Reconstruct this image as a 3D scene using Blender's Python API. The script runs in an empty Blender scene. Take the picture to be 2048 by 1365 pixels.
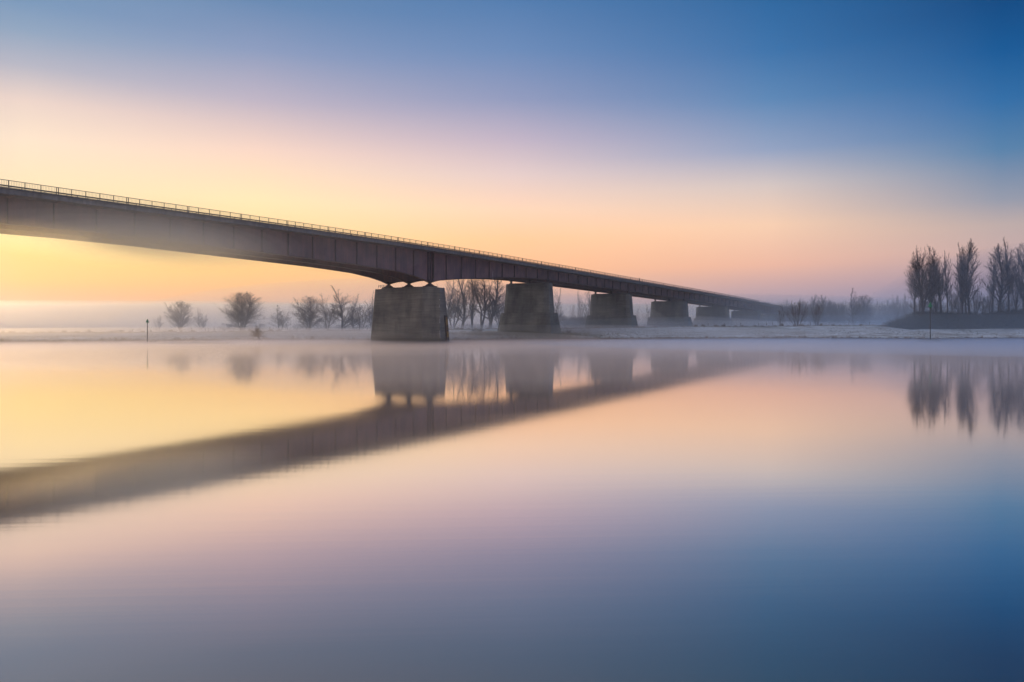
import bpy, math, random
import numpy as np
from mathutils import Vector

sc = bpy.context.scene
COL = sc.collection
F = 1580.0            # focal length in pixels of the 2048 px wide photograph
EYE = 3.63            # camera height over the river
HOR = 655.0           # horizon row

# ------------------------------------------------------------------ camera
cd = bpy.data.cameras.new('camera')
cam = bpy.data.objects.new('camera', cd); COL.objects.link(cam)
cam.location = (0, 0, EYE); cam.rotation_euler = (math.pi / 2, 0, 0)
cd.sensor_width = 36.0; cd.lens = 36.0 * F / 2048.0
cd.shift_y = -27.5 / 2048.0
cd.clip_start = 0.1; cd.clip_end = 20000
sc.camera = cam
sc.view_settings.view_transform = 'Standard'; sc.view_settings.look = 'None'
sc.view_settings.exposure = 0.0; sc.view_settings.gamma = 1.0
sc.cycles.use_denoising = True
sc.cycles.max_bounces = 8; sc.cycles.diffuse_bounces = 2; sc.cycles.glossy_bounces = 3
sc.cycles.volume_bounces = 6; sc.cycles.transmission_bounces = 2
sc.cycles.sample_clamp_indirect = 6.0

# ------------------------------------------------------------------ sky
def s2l(c):
    c = c / 255.0
    return c / 12.92 if c <= 0.04045 else ((c + 0.055) / 1.055) ** 2.4
def lin(rgb, k=1.0): return tuple(s2l(v) * k for v in rgb) + (1.0,)

SKY = {   # azimuth seen at this column : [(row, colour)], the dawn sky by direction
 -1400: [(655,(196,178,176)),(560,(214,186,178)),(400,(206,186,184)),(200,(160,164,186)),(-100,(110,134,172))],
 50:  [(655,(222,188,160)),(615,(238,192,145)),(595,(255,188,132)),(560,(255,207,124)),(500,(255,221,136)),(430,(255,224,162)),(360,(255,228,187)),(280,(255,230,204)),
       (200,(238,214,203)),(130,(184,184,198)),(60,(144,166,193)),(0,(120,152,188))],
 512: [(655,(222,184,160)),(615,(236,188,148)),(595,(255,186,132)),(540,(255,200,126)),(470,(255,216,148)),(400,(255,224,175)),(300,(248,214,196)),(200,(193,182,198)),
       (100,(141,157,192)),(0,(104,138,180))],
 1024:[(655,(188,162,168)),(600,(226,176,156)),(540,(253,188,136)),(480,(255,196,145)),(420,(246,206,175)),(350,(226,201,196)),(280,(195,180,197)),
       (200,(147,156,191)),(100,(108,140,186)),(0,(82,125,176))],
 1536:[(655,(112,134,178)),(625,(140,142,172)),(595,(182,156,166)),(530,(232,178,152)),(450,(236,196,165)),(370,(206,191,186)),(300,(146,161,191)),(200,(92,136,183)),
       (100,(58,115,171)),(0,(42,103,160))],
 1998:[(655,(84,118,172)),(620,(104,130,176)),(560,(170,150,166)),(500,(200,170,164)),(450,(192,172,166)),(400,(152,156,171)),(300,(86,131,172)),(200,(42,109,167)),
       (100,(4,88,150)),(0,(0,72,130))],
 3400:[(655,(104,118,150)),(560,(118,126,156)),(400,(100,120,155)),(200,(64,100,148)),(-100,(30,74,128))],
}
world = bpy.data.worlds.new('World'); sc.world = world; world.use_nodes = True
nt = world.node_tree; N = nt.nodes; L = nt.links; N.clear()
def mnode(op, a, b=None, **k):
    n = N.new('ShaderNodeMath'); n.operation = op
    for i, v in enumerate((a, b)):
        if v is None: continue
        if isinstance(v, (int, float)): n.inputs[i].default_value = v
        else: L.new(v, n.inputs[i])
    return n.outputs[0]
tc = N.new('ShaderNodeTexCoord'); sp = N.new('ShaderNodeSeparateXYZ'); L.new(tc.outputs['Generated'], sp.inputs[0])
az = mnode('ARCTAN2', sp.outputs[0], sp.outputs[1])
el = mnode('DIVIDE', mnode('ARCSINE', sp.outputs[2]), math.pi / 4)     # 0 horizon, 1 = 45 degrees
cols = sorted(SKY); outs = []; azs = []
for cx in cols:
    u = (cx - 1024) / F; a = math.atan(u); azs.append(a)
    r = N.new('ShaderNodeValToRGB'); L.new(el, r.inputs[0]); cr = r.color_ramp; cr.interpolation = 'LINEAR'
    st = []
    for y, c in SKY[cx]:
        kb = 1 + .22*math.exp(-((y-470)/150.0)**2) if cx < 1900 else 1 + .1*math.exp(-((y-500)/90.0)**2)
        if cx < 300: kb = 1 + .5*(kb-1)
        kw = (1.0, 1.0, 1.0)
        e = math.atan((HOR - y) / F * math.cos(a)); st.append((max(0, e / (math.pi / 4)), tuple(s2l(v)*kb for v in c)))
    top = st[-1][1]
    st.append((min(1.0, st[-1][0] + 0.12), tuple(v * 0.95 for v in top)))
    st.append((1.0, lin((178, 188, 212), 1.5)[:3]))  # overhead sky brightened past the dawn gradient, fill light for the surfaces
    st.sort(key=lambda q: q[0])
    while len(cr.elements) < len(st): cr.elements.new(0.5)
    for q, (p, c) in enumerate(st): cr.elements[q].position = p
    for q, (p, c) in enumerate(st): cr.elements[q].color = tuple(c) + (1,)
    outs.append(r.outputs[0])
cur = outs[0]
for i in range(1, len(cols)):
    mr = N.new('ShaderNodeMapRange'); L.new(az, mr.inputs[0])
    mr.inputs[1].default_value = azs[i - 1]; mr.inputs[2].default_value = azs[i]
    mx = N.new('ShaderNodeMix'); mx.data_type = 'RGBA'
    L.new(mr.outputs[0], mx.inputs['Factor']); L.new(cur, mx.inputs['A']); L.new(outs[i], mx.inputs['B'])
    cur = mx.outputs['Result']
# behind the camera: bright sky added as fill light, warm left, blue right
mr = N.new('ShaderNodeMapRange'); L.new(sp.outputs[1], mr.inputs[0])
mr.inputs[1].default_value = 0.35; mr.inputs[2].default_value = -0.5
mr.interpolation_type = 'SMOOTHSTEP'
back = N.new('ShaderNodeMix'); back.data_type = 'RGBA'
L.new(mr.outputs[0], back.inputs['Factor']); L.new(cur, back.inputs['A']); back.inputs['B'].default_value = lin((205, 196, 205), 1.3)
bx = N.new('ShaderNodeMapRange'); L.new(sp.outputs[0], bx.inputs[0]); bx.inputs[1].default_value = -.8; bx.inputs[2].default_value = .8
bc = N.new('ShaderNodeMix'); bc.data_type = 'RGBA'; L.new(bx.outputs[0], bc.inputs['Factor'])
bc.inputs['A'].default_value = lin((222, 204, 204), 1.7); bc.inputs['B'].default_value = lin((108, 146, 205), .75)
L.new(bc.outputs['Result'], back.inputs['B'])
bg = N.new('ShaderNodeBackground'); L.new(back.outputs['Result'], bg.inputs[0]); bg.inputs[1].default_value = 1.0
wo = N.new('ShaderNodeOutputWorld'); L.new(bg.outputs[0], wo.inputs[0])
world.cycles.sampling_method = 'MANUAL'; world.cycles.sample_map_resolution = 512

# ------------------------------------------------------------------ sun: just over the horizon, left of the frame
sl = bpy.data.lights.new('sun', 'SUN'); sl.energy = 0.4; sl.angle = math.radians(3); sl.color = (1.0, 0.66, 0.32)
so = bpy.data.objects.new('sun', sl); COL.objects.link(so)
az0, el0 = math.radians(-39), math.radians(4.8)
sd = Vector((math.sin(az0) * math.cos(el0), math.cos(az0) * math.cos(el0), math.sin(el0)))
so.rotation_euler = sd.to_track_quat('Z', 'Y').to_euler(); so.location = (0, 0, 60)

# ------------------------------------------------------------------ helpers
class MB:
    def __init__(s): s.v = []; s.f = []
    def quad_box(s, pts):            # 8 points: bottom 4 ccw, top 4 ccw
        b = len(s.v); s.v += [tuple(p) for p in pts]
        s.f += [(b, b+3, b+2, b+1), (b+4, b+5, b+6, b+7)] + [(b+i, b+(i+1) % 4, b+4+(i+1) % 4, b+4+i) for i in range(4)]
    def box(s, c, sx, sy, sz, rz=0.0):
        ca, sa = math.cos(rz), math.sin(rz); P = []
        for z in (-sz/2, sz/2):
            for x, y in ((-sx/2, -sy/2), (sx/2, -sy/2), (sx/2, sy/2), (-sx/2, sy/2)):
                P.append((c[0] + x*ca - y*sa, c[1] + x*sa + y*ca, c[2] + z))
        s.quad_box(P)
    def tube(s, pts, rad, n=4, cap=True):
        b = len(s.v); m = len(pts)
        for i in range(m):
            p = pts[i]; a = pts[max(0, i-1)]; c = pts[min(m-1, i+1)]
            dx, dy, dz = c[0]-a[0], c[1]-a[1], c[2]-a[2]
            l = math.sqrt(dx*dx+dy*dy+dz*dz) or 1; dx /= l; dy /= l; dz /= l
            if abs(dz) < .9: ux, uy, uz = -dy, dx, 0.0
            else: ux, uy, uz = 0.0, -dz, dy
            q = math.sqrt(ux*ux+uy*uy+uz*uz) or 1; ux /= q; uy /= q; uz /= q
            vx, vy, vz = dy*uz-dz*uy, dz*ux-dx*uz, dx*uy-dy*ux
            r = rad[i]
            for k in range(n):
                an = 6.28318*k/n; ca, sa = r*math.cos(an), r*math.sin(an)
                s.v.append((p[0]+ux*ca+vx*sa, p[1]+uy*ca+vy*sa, p[2]+uz*ca+vz*sa))
        for i in range(m-1):
            for k in range(n):
                k2 = (k+1) % n; s.f.append((b+i*n+k, b+i*n+k2, b+(i+1)*n+k2, b+(i+1)*n+k))
        if cap:
            s.f.append(tuple(b+k for k in range(n-1, -1, -1))); s.f.append(tuple(b+(m-1)*n+k for k in range(n)))
    def strip(s, rows, closed=True):   # rows of equally long profiles
        b = len(s.v); n = len(rows[0])
        for r in rows: s.v += [tuple(p) for p in r]
        for i in range(len(rows)-1):
            for k in range(n if closed else n-1):
                k2 = (k+1) % n; s.f.append((b+i*n+k, b+i*n+k2, b+(i+1)*n+k2, b+(i+1)*n+k))
        if closed:
            s.f.append(tuple(b+k for k in range(n-1, -1, -1))); s.f.append(tuple(b+(len(rows)-1)*n+k for k in range(n)))
    def mesh(s, name, mat, smooth=False):
        me = bpy.data.meshes.new(name); me.from_pydata(s.v, [], s.f); me.materials.append(mat)
        if smooth: me.polygons.foreach_set('use_smooth', [True]*len(me.polygons))
        me.update(); return me
    def build(s, name, mat, parent=None, smooth=False):
        return link(name, s.mesh(name, mat, smooth), parent)
def link(name, me, parent=None):
    o = bpy.data.objects.new(name, me); COL.objects.link(o)
    if parent is not None: o.parent = parent
    return o
def tag(o, label=None, cat=None, group=None, kind=None):
    if label: o['label'] = label
    if cat: o['category'] = cat
    if group: o['group'] = group
    if kind: o['kind'] = kind
    return o
def empty(name, loc, label, cat, group=None, rz=0.0):
    o = bpy.data.objects.new(name, None); COL.objects.link(o); o.location = loc; o.rotation_euler = (0, 0, rz)
    o.empty_display_size = 0.5
    return tag(o, label, cat, group)
def at(xp, Y, z=0.0): return ((xp - 1024) / F * Y, Y, z)
def interp(x, tab): return float(np.interp(x, [a for a, b in tab], [b for a, b in tab]))

def material(name, build):
    m = bpy.data.materials.new(name); m.use_nodes = True; t = m.node_tree
    b = t.nodes['Principled BSDF']; build(t, t.nodes, t.links, b); return m
def noise(t, scale, vec, detail=4, rough=.55, mapscale=None, rotz=0.0):
    n = t.nodes.new('ShaderNodeTexNoise'); n.inputs['Scale'].default_value = scale; n.inputs['Detail'].default_value = detail
    n.inputs['Roughness'].default_value = rough
    if mapscale:
        mp = t.nodes.new('ShaderNodeMapping'); mp.vector_type = 'TEXTURE'
        mp.inputs['Rotation'].default_value = (0, 0, rotz); mp.inputs['Scale'].default_value = tuple(1/s for s in mapscale)
        t.links.new(vec, mp.inputs[0]); t.links.new(mp.outputs[0], n.inputs['Vector'])
    else: t.links.new(vec, n.inputs['Vector'])
    return n.outputs['Fac']
def ramp(t, fac, stops):
    r = t.nodes.new('ShaderNodeValToRGB'); t.links.new(fac, r.inputs[0]); e = r.color_ramp.elements
    while len(e) < len(stops): e.new(.5)
    for i, (p, c) in enumerate(stops): e[i].position = p
    for i, (p, c) in enumerate(stops): e[i].color = tuple(c) + (1,) if len(c) == 3 else c
    return r.outputs[0]
def mixc(t, a, b, f, mode='MIX'):
    m = t.nodes.new('ShaderNodeMix'); m.data_type = 'RGBA'; m.blend_type = mode
    for k, v in (('A', a), ('B', b), ('Factor', f)):
        if isinstance(v, (int, float)): m.inputs[k].default_value = v
        elif isinstance(v, tuple): m.inputs[k].default_value = v + (1,) if len(v) == 3 else v
        else: t.links.new(v, m.inputs[k])
    return m.outputs['Result']
def coord(t): return t.nodes.new('ShaderNodeTexCoord').outputs['Object']

THETA = math.atan(996 / F); SN, CN = math.sin(THETA), math.cos(THETA)
ROTZ = math.pi/2 - THETA       # bridge axis against world x
DN, DM, DF, DR, DRF = 115.0, 121.3, 127.6, 111.5, 131.1
def P(t, d, z): return (t*SN - d*CN, t*CN + d*SN, z)

# ------------------------------------------------------------------ materials
def m_steel(t, N, L, b):
    c = coord(t)
    streak = noise(t, 1.0, c, 5, .6, (1.6, 1.6, .13), ROTZ)
    big = noise(t, .35, c, 3, .5)
    fine = noise(t, 6, c, 4, .6)
    base = ramp(t, streak, [(.32, (.15, .118, .132)), (.5, (.19, .135, .142)), (.7, (.235, .155, .145))])
    base = mixc(t, base, ramp(t, big, [(.35, (.6, .62, .7)), (.7, (1.15, 1.05, 1.0))]), .8, 'MULTIPLY')
    base = mixc(t, base, ramp(t, fine, [(.3, (.85, .85, .85)), (.7, (1.1, 1.1, 1.1))]), .6, 'MULTIPLY')
    L.new(base, b.inputs['Base Color']); b.inputs['Roughness'].default_value = .62; b.inputs['Specular IOR Level'].default_value = .25
    bp = N.new('ShaderNodeBump'); bp.inputs['Strength'].default_value = .15; L.new(fine, bp.inputs['Height']); L.new(bp.outputs[0], b.inputs['Normal'])
STEEL = material('painted_steel', m_steel)
def m_flange(t, N, L, b):
    n = noise(t, 1.5, coord(t), 4)
    L.new(ramp(t, n, [(.3, (.06, .045, .04)), (.7, (.13, .085, .06))]), b.inputs['Base Color']); b.inputs['Roughness'].default_value = .5
FLANGE = material('flange_steel', m_flange)
def m_fascia(t, N, L, b):
    c = coord(t); n = noise(t, 1, c, 5, .6, (2.2, 2.2, .4), ROTZ); n2 = noise(t, .3, c, 2)
    col = ramp(t, n, [(.3, (.06, .07, .08)), (.55, (.11, .12, .13)), (.75, (.18, .18, .18))])
    L.new(mixc(t, col, ramp(t, n2, [(.3, (.75, .75, .75)), (.7, (1.1, 1.1, 1.1))]), .7, 'MULTIPLY'), b.inputs['Base Color'])
    b.inputs['Roughness'].default_value = .8
FASCIA = material('deck_concrete', m_fascia)
def plain(name, col, rough=.6, metal=0.0, var=.25, sc_=3.0):
    def f(t, N, L, b):
        n = noise(t, sc_, coord(t), 4)
        L.new(ramp(t, n, [(.3, tuple(v*(1-var) for v in col)), (.7, tuple(min(1, v*(1+var)) for v in col))]), b.inputs['Base Color'])
        b.inputs['Roughness'].default_value = rough; b.inputs['Metallic'].default_value = metal
    return material(name, f)
RAILM = plain('railing_steel', (.05, .05, .055), .5)
ASPH = plain('asphalt', (.05, .05, .05), .9)
def m_conc(t, N, L, b):
    c = coord(t)
    boards = noise(t, 1, c, 5, .65, (.22, .22, 3.2), ROTZ)
    stain = noise(t, 1, c, 4, .6, (.45, .45, .12), ROTZ)
    big = noise(t, .18, c, 3, .5)
    col = ramp(t, boards, [(.25, (.105, .113, .110)), (.5, (.150, .160, .153)), (.75, (.205, .215, .205))])
    col = mixc(t, col, ramp(t, stain, [(.3, (.42, .44, .48)), (.5, (.9, .9, .9)), (.8, (1.15, 1.12, 1.05))]), .85, 'MULTIPLY')
    col = mixc(t, col, ramp(t, big, [(.38, (.55, .56, .58)), (.62, (1.12, 1.08, .98))]), .8, 'MULTIPLY')
    gz = N.new('ShaderNodeSeparateXYZ'); L.new(c, gz.inputs[0])
    jf = N.new('ShaderNodeMath'); jf.operation = 'MODULO'; L.new(gz.outputs[2], jf.inputs[0]); jf.inputs[1].default_value = 1.45
    jm = N.new('ShaderNodeMath'); jm.operation = 'LESS_THAN'; L.new(jf.outputs[0], jm.inputs[0]); jm.inputs[1].default_value = .07
    jk = N.new('ShaderNodeMath'); jk.operation = 'MULTIPLY'; L.new(jm.outputs[0], jk.inputs[0]); jk.inputs[1].default_value = .45
    col = mixc(t, col, (.05, .05, .045), jk.outputs[0])
    # damp, algae-dark band just over the water
    ge = N.new('ShaderNodeSeparateXYZ'); L.new(c, ge.inputs[0])
    ml = N.new('ShaderNodeMapRange'); L.new(ge.outputs[2], ml.inputs[0]); ml.inputs[1].default_value = .5; ml.inputs[2].default_value = 1.5
    ml.inputs[3].default_value = .8; ml.inputs[4].default_value = 0
    col = mixc(t, col, (.035, .036, .028), ml.outputs[0])
    L.new(col, b.inputs['Base Color']); b.inputs['Roughness'].default_value = .9
    bp = N.new('ShaderNodeBump'); bp.inputs['Strength'].default_value = .5; bp.inputs['Distance'].default_value = .05
    L.new(boards, bp.inputs['Height']); L.new(bp.outputs[0], b.inputs['Normal'])
CONC = material('weathered_concrete', m_conc)
BEAR = plain('bearing_steel', (.045, .038, .04), .6)
YEL = plain('gauge_yellow', (.20, .125, .03), .7); BLK = plain('gauge_black', (.03, .03, .035), .7)
LIME = plain('lime_stain', (.42, .40, .38), .9)
STIFF = plain('grimy_stiffener_paint', (.045, .040, .05), .7)
TIMB = plain('fender_timber', (.05, .045, .045), .85)
BARK = plain('bark', (.038, .038, .044), .95, 0, .35, 1.2)
TWIG = plain('twigs', (.046, .042, .050), .95, 0, .3, .5)
WTWIG = plain('willow_twigs', (.085, .058, .042), .95, 0, .3, .5)
GREEN = plain('beacon_green', (.0, .115, .055), .5, 0, .1)
POLE = plain('beacon_pole', (.03, .035, .045), .5)
REED = plain('dry_reed', (.16, .125, .09), .95, 0, .35, .4)
FROSTG = plain('frosted_grass_blades', (.20, .21, .20), .95, 0, .4, .3)
BRAM = plain('bramble', (.05, .06, .064), .95, 0, .65, .35)
WOODP = plain('fence_wood', (.07, .06, .055), .9)
BIRD = plain('bird_feathers', (.06, .055, .05), .9)
CARP = plain('car_paint', (.03, .035, .045), .35); TYRE = plain('tyre', (.02, .02, .02), .9)
def m_glass(t, N, L, b):
    b.inputs['Base Color'].default_value = (.03, .035, .04, 1); b.inputs['Roughness'].default_value = .08
GLASS = material('car_glass', m_glass)

def m_ground(t, N, L, b):
    c = coord(t)
    n1 = noise(t, 1, c, 6, .62, (.10, .35, 1)); n2 = noise(t, 1, c, 5, .6, (.5, 1.4, 1)); n3 = noise(t, .02, c, 3)
    col = ramp(t, n1, [(.34, (.13, .13, .12)), (.46, (.28, .305, .325)), (.62, (.37, .42, .47))])
    col = mixc(t, col, ramp(t, n2, [(.34, (.42, .40, .36)), (.5, (1, 1, 1)), (.7, (1.22, 1.22, 1.22))]), .8, 'MULTIPLY')
    col = mixc(t, col, ramp(t, n3, [(.4, (.72, .74, .68)), (.6, (1.06, 1.06, 1.06))]), .7, 'MULTIPLY')
    ge = N.new('ShaderNodeSeparateXYZ'); L.new(c, ge.inputs[0])
    # brown reedy mud at the water's edge
    hz = N.new('ShaderNodeMath'); hz.operation = 'MULTIPLY_ADD'; L.new(n2, hz.inputs[0]); hz.inputs[1].default_value = -.7; L.new(ge.outputs[2], hz.inputs[2])
    ml = N.new('ShaderNodeMapRange'); L.new(hz.outputs[0], ml.inputs[0]); ml.inputs[1].default_value = -.05; ml.inputs[2].default_value = .45
    ml.inputs[3].default_value = 1; ml.inputs[4].default_value = 0
    col = mixc(t, col, (.10, .078, .056), ml.outputs[0])
    # unfrosted grass on the knoll under the bridge
    vd = N.new('ShaderNodeVectorMath'); vd.operation = 'DISTANCE'; L.new(c, vd.inputs[0]); vd.inputs[1].default_value = (4, 228, 1.5)
    mk = N.new('ShaderNodeMapRange'); L.new(vd.outputs['Value'], mk.inputs[0]); mk.inputs[1].default_value = 8; mk.inputs[2].default_value = 24
    mk.inputs[3].default_value = .8; mk.inputs[4].default_value = 0
    col = mixc(t, col, ramp(t, n2, [(.3, (.07, .075, .045)), (.7, (.16, .165, .10))]), mk.outputs[0])
    L.new(col, b.inputs['Base Color']); b.inputs['Roughness'].default_value = 1.0; b.inputs['Specular IOR Level'].default_value = .1
    bp = N.new('ShaderNodeBump'); bp.inputs['Strength'].default_value = .6; bp.inputs['Distance'].default_value = .2
    L.new(n2, bp.inputs['Height']); L.new(bp.outputs[0], b.inputs['Normal'])
GROUND = material('frosted_meadow', m_ground)
def m_mound(t, N, L, b):
    n = noise(t, 1, coord(t), 6, .65, (.6, .6, 1.2))
    L.new(ramp(t, n, [(.3, (.012, .017, .02)), (.6, (.028, .034, .036)), (.75, (.06, .068, .07))]), b.inputs['Base Color']); b.inputs['Roughness'].default_value = 1
MOUND = material('bramble_bank', m_mound)

def m_water(t, N, L, b):
    N.remove(b); out = [n for n in N if n.type == 'OUTPUT_MATERIAL'][0]
    c = coord(t)
    g = N.new('ShaderNodeBsdfGlossy'); g.distribution = 'GGX'; pass
    s1 = noise(t, 1, c, 4, .5, (.02, .12, 1), .1)
    r = N.new('ShaderNodeMapRange'); L.new(s1, r.inputs[0]); r.inputs[1].default_value = .3; r.inputs[2].default_value = .7
    r.inputs[3].default_value = .042; r.inputs[4].default_value = .068; L.new(r.outputs[0], g.inputs['Roughness'])
    s2 = noise(t, 1, c, 5, .6, (.045, 2.2, 1), .06)
    bp = N.new('ShaderNodeBump'); bp.inputs['Strength'].default_value = .28; bp.inputs['Distance'].default_value = .003
    L.new(s2, bp.inputs['Height']); L.new(bp.outputs[0], g.inputs['Normal'])
    d = N.new('ShaderNodeBsdfDiffuse'); d.inputs['Color'].default_value = (.10, .062, .052, 1)
    lw = N.new('ShaderNodeLayerWeight'); lw.inputs[0].default_value = .5
    m = N.new('ShaderNodeMapRange'); L.new(lw.outputs['Facing'], m.inputs[0]); m.inputs[1].default_value = .55; m.inputs[2].default_value = .97
    m.inputs[3].default_value = .80; m.inputs[4].default_value = .97
    m2 = N.new('ShaderNodeMapRange'); L.new(lw.outputs['Facing'], m2.inputs[0]); m2.inputs[1].default_value = .57; m2.inputs[2].default_value = .82
    tn = mixc(t, (.96, .56, .38), (.96, .935, .905), m2.outputs[0]); L.new(tn, g.inputs['Color'])
    mx = N.new('ShaderNodeMixShader'); L.new(m.outputs[0], mx.inputs[0]); L.new(d.outputs[0], mx.inputs[1]); L.new(g.outputs[0], mx.inputs[2])
    L.new(mx.outputs[0], out.inputs[0])
WATER = material('still_water', m_water)

def volume(name, dens, col, g):
    m = bpy.data.materials.new(name); m.use_nodes = True; t = m.node_tree; t.nodes.clear()
    o = t.nodes.new('ShaderNodeOutputMaterial'); v = t.nodes.new('ShaderNodeVolumePrincipled')
    v.inputs['Color'].default_value = tuple(col) + (1,); v.inputs['Density'].default_value = dens; v.inputs['Anisotropy'].default_value = g
    t.links.new(v.outputs[0], o.inputs['Volume'])
    return m

# ------------------------------------------------------------------ terrain
SHORE = [(-3000,700),(-400,690),(0,688),(250,686),(420,684.5),(500,683.2),(740,683.3),(900,684),(1000,683),(1100,681.6),(1300,681),(1600,680.4),(1800,681.6),(1860,682.4),(1930,681.3),(2048,681),(2600,682),(5000,690)]
CRESTY = [(-400,668),(0,667),(200,666),(400,664.6),(600,662.6),(740,661.5),(900,659.8),(1000,658.5),(1200,656),(1400,653.6),(1600,652.4),(1750,651),(1820,658),(2048,657),(2600,657)]
CRESTD = [(-400,232),(300,238),(700,252),(1000,262),(1600,270),(2048,264),(3000,264)]
_rs = random.Random(5)
_ph = [( _rs.uniform(.002, .05), _rs.uniform(0, 6.28), _rs.uniform(.3, 1)) for _ in range(14)]
def wob(x): return sum(a*math.sin(f*x*2+p) for f, p, a in _ph) / 4
def shore_d(xp): return EYE*F/(interp(xp, SHORE)-HOR) + 1.6*wob(xp*1.7)
def ground_z(X, Y):
    xp = 1024 + F*X/Y
    ys = shore_d(xp); yc = interp(xp, CRESTD) + 2*wob(xp*.6)
    ec = EYE - (interp(xp, CRESTY)-HOR)*yc/F
    if Y < ys: z = -1.2*min(1, (ys-Y)/4)
    elif Y < yc:
        s = (Y-ys)/(yc-ys); z = .35*min(1, (Y-ys)/1.5) + (ec-.35)*(s**.8)
    else:
        s = min(1, (Y-yc)/18); z = ec - (ec-1.4)*.55*s*s*(3-2*s)
        z += (1.4-z)*min(1, (Y-yc)/400)
    z += .05*wob(X*9+Y*3)*(1 if Y > ys else 0)
    # knoll round the second pier
    kx, ky = X-3.0, Y-232
    k = 2.5*math.exp(-((kx/15)**2+(ky/9)**2)) + .9*math.exp(-(((X+13)/9)**2+((Y-222)/6)**2))
    if Y > ys-3: z = max(z, min(k, 2.4) if k > z else z)
    return z
g = MB(); us = np.concatenate([np.linspace(-2.4, -.75, 40), np.linspace(-.74, .74, 520), np.linspace(.75, 2.4, 40)])
rows = []
for u in us:
    xp = 1024+F*u; ys = shore_d(xp); yc = interp(xp, CRESTD)
    ds = [ys-6, ys-2, ys-.6, ys, ys+.5, ys+1.5] + list(np.linspace(ys+3, yc-2, 26)) + [yc, yc+2, yc+4, yc+8, yc+12, yc+18, yc+30, yc+60, yc+120, 500, 700, 1000, 2000, 4600]
    rows.append([(u*y, y, ground_z(u*y, y)) for y in ds])
g.strip(rows, closed=False)
for i, f in enumerate(g.f): g.f[i] = tuple(reversed(f))
tag(g.build('ground', GROUND, smooth=True), kind='structure')
w = MB(); w.v = [(-2500, -300, 0), (2500, -300, 0), (2500, 700, 0), (-2500, 700, 0)]; w.f = [(0, 1, 2, 3)]
tag(w.build('water', WATER), kind='structure')
nb = MB()   # the near bank, behind the camera
nb.strip([[(x, -60-6*math.sin(x*.02), -.6), (x, -63-6*math.sin(x*.02), .5), (x, -80, 1.6), (x, -900, 2.5)] for x in np.linspace(-2400, 2400, 120)], closed=False)
tag(nb.build('near_bank', GROUND, smooth=True), kind='structure')
def spit(name, x0, x1, yrow, hgt, seed):
    Y = EYE*F/(yrow-HOR); X0 = at(x0, Y)[0]; X1 = at(x1, Y)[0]; m = MB(); n = 30; rr = random.Random(seed); R = []
    for i in range(n+1):
        s = i/n; X = X0+(X1-X0)*s; h = hgt*math.sin(math.pi*min(1, s*1.0))**.5*(0.7+.5*rr.random()); wd = 2.2*math.sin(math.pi*s)**.5+.1
        R.append([(X, Y-wd, -.05), (X, Y-wd*.5, h*.8), (X, Y+.2, h), (X, Y+wd*1.6, h*.5), (X, Y+wd*3, -.05)])
    m.strip(R, closed=False)
    for i, f in enumerate(m.f): m.f[i] = tuple(reversed(f))
    tag(m.build(name, GROUND, smooth=True), kind='structure')
spit('sandbank', 286, 470, 687.2, .22, 3); spit('mudbank', 1844, 1886, 684.0, .5, 4)

# bramble covered bank on the right
def mound_top(xp):
    y = interp(xp, [(1768,652),(1790,645),(1810,637),(1830,629),(1850,626),(1900,628),(1945,629),(1960,633),(1975,629),(2000,625),(2048,622),(2300,620)])
    return EYE + (HOR-y)*276/F
m = MB(); R = []
for xp in np.arange(1762, 2500, 3):
    mt = mound_top(xp) + .25*wob(xp*5); z0 = 2.0; u = (xp-1024)/F; pr = []
    for s, hh in ((262, 0.0), (264, .22), (267, .5), (271, .8), (275, .97), (279, 1.0), (290, .96), (305, .5), (325, -.05)):
        zb = min(ground_z(u*s, s), 3.3)-.15
        pr.append((u*s, s, zb + (mt-zb)*max(hh, -.1)))
    R.append(pr)
m.strip(R, closed=False)
for i, f in enumerate(m.f): m.f[i] = tuple(reversed(f))
tag(m.build('mound', MOUND, smooth=True), kind='structure')
def any_z(X, Y):
    z = ground_z(X, Y); xp = 1024+F*X/Y
    if xp > 1765 and 262 < Y < 320:
        mt = mound_top(xp); hh = float(np.interp(Y, [262,264,267,271,275,279,290,305,325], [0,.22,.5,.8,.97,1,.96,.5,0])); zb = min(z, 3.3)-.15
        z = max(z, zb+(mt-zb)*hh)
    return z
# far low hill at the left edge
h = MB(); Rr = []
for xx in np.linspace(-900, -560, 30):
    s = (xx+900)/340; top = 26*max(0, 1-s)**.8
    Rr.append([(xx, 880, -1), (xx, 920, top*.9+1), (xx, 940, top+1), (xx, 1000, -1)])
h.strip(Rr, closed=False)
for i, f in enumerate(h.f): h.f[i] = tuple(reversed(f))
tag(h.build('hill', MOUND, smooth=True), kind='structure')

# ------------------------------------------------------------------ bridge
DECK = [(-80,21.2),(0,21.75),(53,21.92),(100,22.03),(125,22.0),(153,21.75),(203,20.93),(267,19.75),(369,17.85),(443,16.15),(489,15.2),(560,13.8),(640,12.4)]
_dt = np.arange(-80, 641, 2.0); _dz = np.interp(_dt, [a for a, b in DECK], [b for a, b in DECK])
_k = np.ones(13)/13; _dz = np.convolve(np.pad(_dz, 6, mode='reflect', reflect_type='odd'), _k, 'valid')
def deck_z(t): return float(np.interp(t, _dt, _dz))
BOT = [(-80,17.3),(-22,14.0),(0,16.6),(20,17.3),(53,17.55),(67,17.68),(80,17.55),(94.6,17.22),(108,16.9),(119.9,16.62),(125.9,16.38),(133.8,16.0),(140,15.3),(143.5,14.7),(145.2,14.25),(146.3,13.98),
       (147.4,14.25),(149.5,14.68),(152.6,14.98),(159,15.5),(164.6,15.94),(170,16.4),(176.4,16.85),(183,17.2),(189,17.4),(196,17.54),(202,17.58)]
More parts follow.
